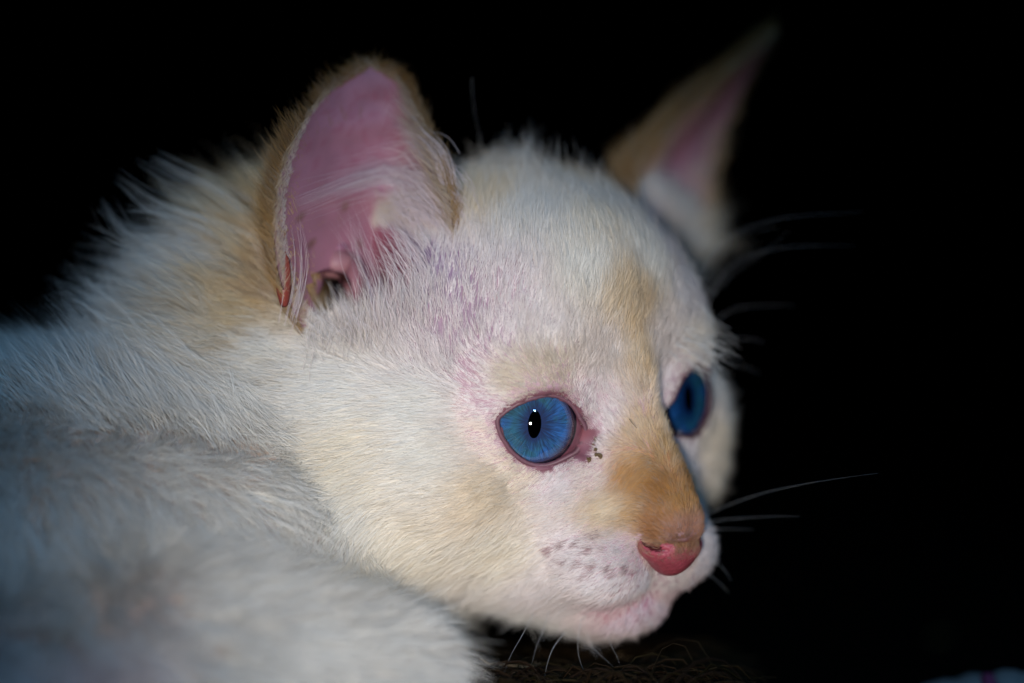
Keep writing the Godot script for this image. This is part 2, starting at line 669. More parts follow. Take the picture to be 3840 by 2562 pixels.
	key(100, 1700, 0.1, 1.0, 12.0, 1.0, 0.9, white, s_w)
	key(600, 1800, 0.2, 0.97, 11.0, 1.0, 0.9, white, s_w)
	key(950, 1850, 0.35, 0.9, 10.0, 1.0, 0.9, white, s_w)
	key(300, 2050, 0.1, 1.0, 12.0, 1.0, 0.9, white, s_w)
	key(800, 2080, 0.3, 0.95, 11.0, 1.0, 0.9, white, s_w)
	key(1250, 2150, 0.6, 0.75, 9.0, 1.0, 0.9, lin(236, 224, 202), s_w)
	key(1600, 2300, 0.8, 0.55, 8.0, 1.0, 0.9, lin(232, 222, 205), s_w)
	key(300, 2350, 0.3, 0.9, 8.0, 1.0, 0.8, white, s_w)
	key(900, 2350, 0.6, 0.5, 8.0, 1.0, 0.8, white, s_w)
	key(1400, 2420, 0.9, 0.35, 8.0, 1.0, 0.9, white, s_w)
	key(300, 2520, 0.5, 0.5, 6.0, 0.9, 0.8, lin(236, 222, 224), s_p)
	key(1100, 2520, 0.8, 0.4, 7.0, 1.0, 0.8, white, s_w)


var spots: Array[Vector3] = []


func coat(p: Vector3) -> Array:
	# [direction, (length, density, lift), colour, skin] at a point of the skin
	var h := to_head(p)
	var flip := h.x < 0.0
	h.x = absf(h.x)
	var wsum := 0.0
	var dir := Vector3.ZERO
	var par := Vector3.ZERO
	var col := Vector3.ZERO
	var skin := Vector3.ZERO
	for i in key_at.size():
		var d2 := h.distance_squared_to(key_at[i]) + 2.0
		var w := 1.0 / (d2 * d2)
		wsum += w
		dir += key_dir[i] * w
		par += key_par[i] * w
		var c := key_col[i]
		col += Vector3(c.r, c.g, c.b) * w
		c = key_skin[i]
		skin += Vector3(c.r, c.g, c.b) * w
	if flip:
		dir.x = -dir.x
	var world := hr * dir.x + hu * dir.y + hf * dir.z
	return [world / wsum, par / wsum, col / wsum, skin / wsum]


# ---------------------------------------------------------------- the kitten

func build_kitten() -> void:
	var kitten := Node3D.new()
	kitten.name = "kitten"
	kitten.set_meta("label", "fluffy white and cream kitten with blue eyes lying on brown bedding")
	kitten.set_meta("category", "kitten")
	add_child(kitten)
	make_keys()
	var m := net(Vector3(-156, -72, -75), Vector3(60, 50, 75), 1.5, field)
	var nv: int = m.v.size()
	var dirs := PackedVector3Array()
	var pars := PackedVector3Array()
	var cols := PackedVector3Array()
	var skin := PackedColorArray()
	dirs.resize(nv)
	pars.resize(nv)
	cols.resize(nv)
	skin.resize(nv)
	for s in [[2110, 2040], [2162, 2036], [2212, 2056], [2275, 2060], [2115, 2105], [2170, 2110], [2228, 2122], [2290, 2128], [2345, 2130], [2384, 2146], [2232, 2003], [2060, 2060], [2300, 2155], [2180, 2160]]:
		spots.append(hit(s[0], s[1]))
	var ec := H(EYE_C.x, EYE_C.y, EYE_C.z)
	for i in nv:
		var p: Vector3 = m.v[i]
		var a := coat(p)
		var h := to_head(p)
		var par: Vector3 = a[1]
		var sk: Vector3 = a[3]
		var co: Vector3 = a[2]
		var e := Vector3(absf(h.x), h.y, h.z) - EYE_C
		if e.length() < EYE_R + 0.55:
			sk = Vector3(0.25, 0.09, 0.11)
		elif e.length() < 11.6:
			var dr := e.normalized()
			var over := (acos(clampf(dr.dot(eye_axis), -1, 1)) - rim(atan2(dr.dot(eye_v), dr.dot(eye_h)))) * e.length()
			if over < 0.9:
				sk = Vector3(0.22, 0.092, 0.12)
		# nose leather grows no hair
		var nz := Vector3(h.x / 5.6, (h.y + 17.8) / 3.6, (h.z - 19.3) / 4.5)
		if nz.length() < 1.0:
			sk = Vector3(0.36, 0.11, 0.11)
		var ear_a := P(1280, 880, 10)
		var ear_b := P(1240, 1085, -20)
		var t := clampf((p - ear_a).dot(ear_b - ear_a) / (ear_b - ear_a).length_squared(), 0, 1)
		if (p - ear_a.lerp(ear_b, t)).length() < lerpf(13.6, 6.2, t):
			par.y = 0.0
			sk = Vector3(0.42, 0.14, 0.2)
		dirs[i] = a[0]
		pars[i] = par
		cols[i] = co
		skin[i] = Color(sk.x, sk.y, sk.z)
	m.c = skin
	var skin_mat := vertex_material(0.55, 0.4)
	part("body", mesh_of(m), skin_mat, kitten)
	build_eyes(kitten)
	build_nose(kitten)
	var ears := build_ears(kitten, skin_mat)
	build_whiskers(kitten)
	if BALD:
		return
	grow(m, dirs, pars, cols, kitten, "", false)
	for e in ears:
		grow(e.mesh, e.dirs, e.pars, e.cols, e.node, "ear_fur", true)
	grow(nose_coat[0], nose_coat[1], nose_coat[2], nose_coat[3], nose_coat[4], "nose_fur", true)
	var wisps := new_arrays()
	for l in [[[960, 1080], [800, 1000], [640, 1010], [520, 960]], [[900, 950], [760, 850], [600, 800], [470, 790]], [[880, 1250], [760, 1240], [640, 1300], [560, 1290]], [[960, 900], [720, 810], [520, 740], [385, 640]], [[930, 1000], [700, 900], [500, 880], [400, 740]], [[920, 820], [760, 700], [640, 640], [550, 585]], [[900, 1150], [760, 1010], [690, 1050], [590, 1095]], [[900, 1200], [780, 1150], [700, 1180], [610, 1180]], [[880, 1050], [700, 960], [560, 960], [450, 900]], [[850, 1120], [650, 1040], [520, 1060], [380, 1020]]]:
		var far := Vector2(rng.randfn(0, 30), rng.randfn(0, 30))
		for i in 16:
			var jog := Vector2(rng.randfn(0, 26), rng.randfn(0, 26))
			var pts := []
			for k in 4:
				var w := lerpf(1.4, 0.8, k / 3.0) + rng.randfn(0, 0.3) * k / 3.0
				pts.append(P(l[k][0] + jog.x * w + far.x, l[k][1] + jog.y * w + far.y, lerpf(-8.0, -4.0, k / 3.0) + rng.randf_range(-1, 1)))
			ribbon(wisps, px_line(pts, 9), 0.042, Color(0.86, 0.84, 0.80) * rng.randf_range(0.85, 1.05), rng.randf_range(-0.8, 0.8))
	# loose hair that breaks the outline: over the far eye, under the far ear and on the crown
	for g in [[2590, 1290, -20, 130, 70, 90, 40, 70], [2600, 960, -46, 120, 110, 110, 60, 110], [2560, 820, -48, 150, 60, 60, 60, 80], [1950, 700, -14, 5, -170, 160, 60, 260], [2200, 720, -20, 5, -150, 160, 60, 220]]:
		for i in g[7]:
			var root := Vector2(g[0] + rng.randfn(0, g[5] * 0.5), g[1] + rng.randfn(0, g[6]))
			var skin_at := hit(root.x, root.y)
			if absf(field(skin_at)) > 0.5:
				continue
			var z0 := skin_at.z - 0.3
			var tip := Vector2(g[3], g[4]) * rng.randf_range(0.5, 1.2) + Vector2(rng.randfn(0, 22), rng.randfn(0, 22))
			var droop := Vector2(rng.randfn(0, 14), rng.randfn(0, 14))
			ribbon(wisps, px_line([P(root.x, root.y, z0), P(root.x + tip.x * 0.5 + droop.x, root.y + tip.y * 0.4 + droop.y, z0 + 1.0), P(root.x + tip.x, root.y + tip.y, z0 + 1.0)], 6), 0.035, Color(0.84, 0.82, 0.80) * rng.randf_range(0.8, 1.05), rng.randf_range(-0.8, 0.8))
	var wo := part("loose_hair", mesh_of(wisps), fur_mat, kitten)
	wo.set_meta("kind", "stuff")
	ear_hairs(ears[0].node)


func fur_material() -> StandardMaterial3D:
	var m := vertex_material(0.45, 0.35)
	m.backlight_enabled = true
	m.backlight = Color(0.52, 0.52, 0.52)
	return m


var fur_mat: StandardMaterial3D
var tufts := []


func grow(m: Dictionary, dirs: PackedVector3Array, pars: PackedVector3Array, cols: PackedVector3Array, parent: Node3D, called: String, fine: bool) -> void:
	if fur_mat == null:
		fur_mat = fur_material()
		for v in 4:
			tufts.append(tuft(2.0, 10, 0.5, 0.06, 0.2, 38, 14, 2))
		for v in 4:
			tufts.append(tuft(5.0, 11, 0.75, 0.072, 0.4, 48, 18, 3))
		for v in 4:
			tufts.append(tuft(11.0, 11, 1.1, 0.10, 0.8, 60, 26, 4))
		for v in 4:
			tufts.append(tuft(5.0, 10, 1.5, 0.06, 0.0, 38, 16, 3))
	var canon := [2.0, 5.0, 11.0]
	var rate := [3.2, 0.85, 0.22]
	var acc := {}
	var total := 0
	var idx: PackedInt32Array = m.i
	for t in range(0, idx.size(), 3):
		var i0 := idx[t]
		var i1 := idx[t + 1]
		var i2 := idx[t + 2]
		var par := (pars[i0] + pars[i1] + pars[i2]) / 3.0
		if minf(pars[i0].y, minf(pars[i1].y, pars[i2].y)) <= 0.0:
			continue
		var a: Vector3 = m.v[i0]
		var b: Vector3 = m.v[i1]
		var c: Vector3 = m.v[i2]
		if a.x < -92.0 or a.y < FLOOR_Y - 3.0:
			continue
		var area := (b - a).cross(c - a).length() * 0.5
		var L := par.x
		var cls := 0 if L < 3.0 else (1 if L < 7.5 else 2)
		var want: float = area * par.y * rate[cls] * FUR * canon[cls] / L * (0.22 if m.n[i0].z < -0.35 else 1.0)
		if fine:
			want *= 1.4
		var count := int(want) + (1 if rng.randf() < want - int(want) else 0)
		for k in count:
			var u := rng.randf()
			var v := rng.randf()
			if u + v > 1.0:
				u = 1.0 - u
				v = 1.0 - v
			var p := a + (b - a) * u + (c - a) * v
			var n: Vector3 = (m.n[i0] * (1 - u - v) + m.n[i1] * u + m.n[i2] * v).normalized()
			var d: Vector3 = dirs[i0] * (1 - u - v) + dirs[i1] * u + dirs[i2] * v
			var fr: float = [0.5, 0.28, 0.2][cls]
			var wob := Vector3(noise.get_noise_3d(p.x * fr, p.y * fr, p.z * fr), noise.get_noise_3d(p.x * fr + 40, p.y * fr, p.z * fr), noise.get_noise_3d(p.x * fr, p.y * fr + 40, p.z * fr))
			d = d.normalized() + wob * [0.35, 0.42, 1.0][cls]
			var Lr := L
			if not fine:
				var hh := to_head(p)
				hh.x = absf(hh.x)
				var ee := hh - EYE_C
				if ee.length() < 11.8:
					var dr := ee.normalized()
					var over := (acos(clampf(dr.dot(eye_axis), -1, 1)) - rim(atan2(dr.dot(eye_v), dr.dot(eye_h)))) * ee.length()
					if over < 0.35 or ee.length() < EYE_R + 0.5:
						continue
					Lr = minf(L, 0.8 + over * 0.55)
				var by_nostril := false
				for hole in nostril:
					by_nostril = by_nostril or hh.distance_to(hole) < 1.1
				if by_nostril:
					continue
				var nq := Vector3(hh.x / 4.8, (hh.y + 19.2) / 3.2, (hh.z - 19.6) / 4.2)
				if nq.length() < 1.0 + 0.22 * noise.get_noise_3d(p.x * 1.3, p.y * 1.3, p.z * 1.3):
					continue
			d -= n * d.dot(n)
			if d.length() < 0.05:
				continue
			d = d.normalized()
			d = d.rotated(n, rng.randfn(0.0, 0.15))
			var x := d.cross(n)
			var tilt: float = deg_to_rad(rng.randfn(0.0, 6.0)) + deg_to_rad(26.0) * (par.z - 1.0) + noise.get_noise_3d(p.x * fr, p.y * fr + 90, p.z * fr) * [0.25, 0.28, 0.45][cls]
			var s: float = Lr / (5.0 if fine and L > 2.5 else canon[cls]) * rng.randf_range(0.75, 1.25)
			var bs := Basis(x, tilt) * Basis(x, d, n)
			var turned := bs
			bs = Basis(bs.x * sqrt(s), bs.y * s, bs.z * s)
			var zone := called
			if zone == "":
				zone = "head_fur" if to_head(p).z > -46.0 and to_head(p).y > -40.0 and L < 9.5 else "body_fur"
			if not acc.has(zone):
				acc[zone] = new_arrays()
			var hair: Dictionary = tufts[(12 if fine and L > 2.5 else cls * 4) + (rng.randi() & 3)]
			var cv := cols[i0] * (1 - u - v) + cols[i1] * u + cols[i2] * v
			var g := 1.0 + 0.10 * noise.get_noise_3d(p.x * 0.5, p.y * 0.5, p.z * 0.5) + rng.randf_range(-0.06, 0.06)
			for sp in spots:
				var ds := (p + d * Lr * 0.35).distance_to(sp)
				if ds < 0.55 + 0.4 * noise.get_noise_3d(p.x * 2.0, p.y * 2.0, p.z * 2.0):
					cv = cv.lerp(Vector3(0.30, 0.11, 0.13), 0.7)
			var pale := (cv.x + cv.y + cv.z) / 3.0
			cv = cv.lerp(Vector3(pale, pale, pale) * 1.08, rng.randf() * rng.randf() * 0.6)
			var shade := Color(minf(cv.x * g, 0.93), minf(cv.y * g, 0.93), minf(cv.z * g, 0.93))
			var to: Dictionary = acc[zone]
			var first: int = to.v.size()
			to.v.append_array(Transform3D(bs, p) * (hair.v as PackedVector3Array))
			to.n.append_array(Transform3D(turned, Vector3.ZERO) * (hair.n as PackedVector3Array))
			var paint := PackedColorArray()
			paint.resize(hair.v.size())
			paint.fill(shade)
			to.c.append_array(paint)
			for q in (hair.i as PackedInt32Array):
				to.i.append(first + q)
			total += 1
	for zone in acc:
		var o := part(zone, mesh_of(acc[zone]), fur_mat, parent)
		o.set_meta("kind", "stuff")


func build_eyes(kitten: Node3D) -> void:
	var wet := vertex_material(0.12, 0.5)
	var iris_mat := vertex_material(0.35, 0.3)
	var rim_mat := vertex_material(0.45, 0.4)
	var black := StandardMaterial3D.new()
	black.albedo_color = Color(0.003, 0.003, 0.004)
	black.roughness = 1.0
	black.metallic_specular = 0.0
	var cornea_mat := StandardMaterial3D.new()
	cornea_mat.transparency = BaseMaterial3D.TRANSPARENCY_ALPHA
	cornea_mat.albedo_color = Color(1, 1, 1, 0.0)
	cornea_mat.roughness = 0.02
	cornea_mat.metallic_specular = 0.5
	for side in [1.0, -1.0]:
		var eye := Node3D.new()
		eye.name = "eye"
		kitten.add_child(eye, true)
		var mir := func(q: Vector3) -> Vector3:     # eye axes (towards the nose, up, out) to the millimetre frame
			var d: Vector3 = eye_h * q.x + eye_v * q.y + eye_axis * q.z + EYE_C
			return H(d.x * side, d.y, d.z)
		# where this eye looks, in its own axes
		var look: Vector3 = (Vector3(-0.02, 0.10, 1.0) if side > 0 else Vector3(0.22, 0.06, 1.0)).normalized()
		var lx := Vector3(1, 0, 0) - look * look.x
		lx = lx.normalized()
		var ly := look.cross(lx).normalized()
		var limbus := 0.80          # angular radius of the iris
		# eyeball: white of the eye and the pink inner corner
		var m := new_arrays()
		var rows := 40
		var cols := 72
		for j in rows + 1:
			var th := limbus - 0.04 + (PI * 0.62 - limbus + 0.04) * j / rows
			for k in cols + 1:
				var ph := TAU * k / cols
				var d := look * cos(th) + (lx * cos(ph) + ly * sin(ph)) * sin(th)
				m.v.append(mir.call(d * EYE_R))
				m.n.append(((mir.call(d * EYE_R) as Vector3) - (mir.call(Vector3.ZERO) as Vector3)).normalized())
				var c := Vector3(0.22, 0.07, 0.11).lerp(Vector3(0.28, 0.10, 0.13), 0.5 + 0.5 * noise.get_noise_3d(d.x * 9, d.y * 9, d.z * 9))
				if th < limbus + 0.1:
					c = Vector3(0.006, 0.006, 0.012)
				m.c.append(Color(c.x, c.y, c.z))
		for j in rows:
			for k in cols:
				var a: int = j * (cols + 1) + k
				quad(m, a, a + 1, a + cols + 2, a + cols + 1, side > 0)
		part("eyeball", mesh_of(m), wet, eye)
		# iris: a shallow cone of fibres with a slit pupil in it
		m = new_arrays()
		rows = 26
		cols = 240
		var edge := sin(limbus) * EYE_R
		var depth := cos(limbus) * EYE_R
		for j in rows + 1:
			var q := float(j) / rows
			for k in cols + 1:
				var ph := TAU * k / cols
				var inner := 1.0 / sqrt(pow(cos(ph) / 1.05, 2) + pow(sin(ph) / 2.15, 2))
				var rr := lerpf(inner, edge, q)
				var pnt := (lx * cos(ph) + ly * sin(ph)) * rr + look * (depth + 0.25 * (1.0 - q) + 0.12 * sin(q * 7.0) * 0.5)
				m.v.append(mir.call(pnt))
				var nn: Vector3 = (mir.call(pnt + look) as Vector3) - (mir.call(pnt) as Vector3)
				m.n.append(nn.normalized())
				var fib := noise.get_noise_3d(cos(ph) * 22.0, sin(ph) * 22.0, q * 1.6)
				var fib2 := noise.get_noise_3d(cos(ph) * 60.0, sin(ph) * 60.0, q * 3.0 + 9)
				var patch := noise.get_noise_3d(cos(ph) * 2.2 * q + 5, sin(ph) * 2.2 * q, 3.0)
				var base := Vector3(0.006, 0.028, 0.11)
				var mid := Vector3(0.02, 0.11, 0.34)
				var teal := Vector3(0.02, 0.115, 0.17)
				var c := base.lerp(mid, smoothstep(0.12, 0.72, q + 0.25 * fib))
				c = c.lerp(teal, clampf(0.3 + 1.4 * patch - 0.5 * cos(ph), 0.0, 0.85) * smoothstep(0.05, 0.5, q))
				c *= 0.72 * (1.0 + 0.8 * fib + 0.7 * fib2)
				c = c.lerp(Vector3(0.01, 0.012, 0.05), smoothstep(0.75, 0.96, q))
				m.c.append(Color(maxf(c.x, 0.004), maxf(c.y, 0.006), maxf(c.z, 0.02)))
		for j in rows:
			for k in cols:
				var a: int = j * (cols + 1) + k
				quad(m, a, a + 1, a + cols + 2, a + cols + 1, side > 0)
		part("iris", mesh_of(m), iris_mat, eye)
		# pupil: the dark hollow behind the slit
		m = new_arrays()
		for j in 3:
			for k in 49:
				var ph := TAU * k / 48
				var inner := 1.0 / sqrt(pow(cos(ph) / 1.15, 2) + pow(sin(ph) / 2.3, 2))
				var rr: float = inner * [1.0, 0.6, 0.0][j]
				var pnt: Vector3 = (lx * cos(ph) + ly * sin(ph)) * rr + look * (depth + [0.18, -0.6, -0.9][j])
				m.v.append(mir.call(pnt))
				var nn: Vector3 = (mir.call(pnt + look) as Vector3) - (mir.call(pnt) as Vector3)
				m.n.append(nn.normalized())
				m.c.append(Color.BLACK)
		for j in 2:
			for k in 48:
				var a: int = j * 49 + k
				quad(m, a, a + 1, a + 50, a + 49, side < 0)
		part("pupil", mesh_of(m), black, eye)
		# cornea: a clear dome
		m = new_arrays()
		var cr := 6.9
		var c0 := look * (depth - sqrt(cr * cr - edge * edge) + 0.12)
		var reach := asin(clampf(edge / cr, 0, 1)) + 0.02
		for j in 21:
			for k in 65:
				var th := reach * j / 20.0
				var ph := TAU * k / 64
				var d := look * cos(th) + (lx * cos(ph) + ly * sin(ph)) * sin(th)
				m.v.append(mir.call(c0 + d * cr))
				m.n.append(((mir.call(c0 + d * cr) as Vector3) - (mir.call(c0) as Vector3)).normalized())
				m.c.append(Color.WHITE)
		for j in 20:
			for k in 64:
				var a: int = j * 65 + k
				quad(m, a, a + 1, a + 66, a + 65, side > 0)
		part("cornea", mesh_of(m), cornea_mat, eye)
		# the bare rim of the lids
		m = new_arrays()
		var ring := 128
		var tube := 10
		for i in ring + 1:
			var ph := TAU * i / ring
			var th := rim(ph) + 0.035
			var out := Vector3(cos(ph), sin(ph), 0.0)
			var cen := (out * sin(th) + Vector3(0, 0, cos(th)))
			var t_out := (out * cos(th) - Vector3(0, 0, sin(th)))
			for k in tube + 1:
				var a := TAU * k / tube
				var wide := 0.36 + 0.08 * noise.get_noise_2d(ph * 4.0, 3.0)
				var q := cen * (EYE_R + 0.42) + t_out * cos(a) * wide + cen * sin(a) * 0.45
				m.v.append(mir.call(q))
				m.n.append(((mir.call(q) as Vector3) - (mir.call(cen * (EYE_R + 0.42)) as Vector3)).normalized())
				var c := Vector3(0.15, 0.066, 0.088) * (1.0 + 0.3 * noise.get_noise_2d(ph * 9.0, a * 2.0))
				m.c.append(Color(c.x, c.y, c.z))
		for i in ring:
			for k in tube:
				var a: int = i * (tube + 1) + k
				quad(m, a, a + 1, a + tube + 2, a + tube + 1, side > 0)
		part("eyelid_rim", mesh_of(m), rim_mat, eye)


func quad(m: Dictionary, a: int, b: int, c: int, d: int, flip: bool) -> void:
	if flip:
		m.i.append_array(PackedInt32Array([a, b, c, a, c, d]))
	else:
		m.i.append_array(PackedInt32Array([a, c, b, a, d, c]))


var nostril: Array[Vector3] = []


func nose_field(p: Vector3) -> float:
	var q := to_head(p)
	q.x = absf(q.x)
	var d := 1e6
	for e in [[Vector3(0, -16.8, 16.8), Vector3(4.3, 2.9, 4.3), 1.0], [Vector3(3.5, -16.9, 16.2), Vector3(2.0, 2.0, 2.6), 1.8], [Vector3(0, -18.8, 16.2), Vector3(2.9, 3.4, 3.6), 2.6]]:
		var x: Vector3 = q - e[0]
		var a: Vector3 = x / e[1]
		var b: Vector3 = a / e[1]
		var k0 := a.length()
		d = smin(d, k0 * (k0 - 1.0) / maxf(b.length(), 1e-6), e[2])
	for k in nostril.size() - 1:
		var from: Vector3 = nostril[k]
		var ab: Vector3 = nostril[k + 1] - from
		var t := clampf((q - from).dot(ab) / ab.length_squared(), 0, 1)
		var off := q - from - ab * t
		d = -smin(-d, off.length() - lerpf([0.45, 0.65, 0.55][k], [0.65, 0.55, 0.25][k], t), 0.15)
		d = -smin(-d, (off - Vector3(-0.8, 0.6, -1.4)).length() - lerpf([0.9, 1.2, 1.1][k], [1.2, 1.1, 0.6][k], t), 0.3)
	return d + 0.05 * noise.get_noise_3d(q.x * 3.0, q.y * 3.0, q.z * 3.0) + 0.09 * noise.get_noise_3d(q.x * 5.0, q.y * 5.0, q.z * 5.0)


func nostril_depth(p: Vector3) -> float:      # how far a point lies under the uncut surface of the leather
	var keep := nostril
	nostril = []
	var d := nose_field(p)
	nostril = keep
	return -d


var nose_coat := []


func build_nose(kitten: Node3D) -> void:
	var c := H(0, -18.5, 17)
	var slit: Array[Vector3] = []
	for o in [[2408, 2026], [2435, 2050], [2468, 2063], [2508, 2068]]:
		var from := Vector3(0, 0, DIST)
		var ray := (P(o[0], o[1], 0.0) - from).normalized()
		var t := DIST - 40.0
		for i in 60:
			var gap := nose_field(from + ray * t)
			t += maxf(gap * 0.7, 0.0)
			if gap < 0.03 or t > DIST + 10.0:
				break
		var at := to_head(from + ray * minf(t, DIST - 2.0))
		slit.append(Vector3(absf(at.x), at.y, at.z))
	nostril = slit
	var m := net(c - Vector3(9, 9, 9), c + Vector3(9, 9, 9), 0.27, nose_field)
	var col := PackedColorArray()
	for p in m.v:
		var h := to_head(p)
		var g := 1.0 + 0.25 * noise.get_noise_3d(h.x * 0.8, h.y * 0.8, h.z * 0.8) + 0.15 * noise.get_noise_3d(h.x * 4, h.y * 4, h.z * 4)
		var a := Vector3(0.42, 0.08, 0.11) * g
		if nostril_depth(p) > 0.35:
			a = Vector3(0.10, 0.018, 0.02)      # nostril lining, coloured darker to stand in for the shade of a deep hole
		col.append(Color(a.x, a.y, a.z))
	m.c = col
	var mat := vertex_material(0.42, 0.45)
	var grain := FastNoiseLite.new()
	grain.seed = 3
	grain.noise_type = FastNoiseLite.TYPE_CELLULAR
	grain.frequency = 0.05
	var relief := NoiseTexture2D.new()
	relief.width = 256
	relief.height = 256
	relief.seamless = true
	relief.noise = grain
	mat.heightmap_enabled = true
	mat.heightmap_texture = relief
	mat.heightmap_scale = 0.012
	mat.uv1_triplanar = true
	mat.uv1_scale = Vector3.ONE * 170.0
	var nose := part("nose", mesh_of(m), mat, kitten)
	var nd := PackedVector3Array()
	var np := PackedVector3Array()
	var nc := PackedVector3Array()
	for p in m.v:
		var h := to_head(p)
		nd.append(hu * 0.8 - hf * 0.6 + hr * h.x * 0.05)
		var cover := smoothstep(-18.9, -15.6, h.y + 0.7 * noise.get_noise_3d(h.x * 2.0, h.y * 2.0, h.z * 2.0))
		for k in nostril.size():
			if Vector3(absf(h.x), h.y, h.z).distance_to(nostril[k]) < 1.1:
				cover = 0.0
		np.append(Vector3(lerpf(0.6, 1.1, cover), cover * 1.1, 0.7))
		nc.append(Vector3(0.55, 0.22, 0.20).lerp(Vector3(0.44, 0.22, 0.10), cover * cover))
	nose_coat = [m, nd, np, nc, nose]


# ---------------------------------------------------------------- ears

func along(line: Array, t: float) -> Vector3:
	var x := clampf(t, 0, 1) * (line.size() - 1)
	var i := mini(int(x), line.size() - 2)
	var f := x - i
	var p0: Vector3 = line[maxi(i - 1, 0)]
	var p1: Vector3 = line[i]
	var p2: Vector3 = line[i + 1]
	var p3: Vector3 = line[mini(i + 2, line.size() - 1)]
	return p1.cubic_interpolate(p2, p0, p3, f)


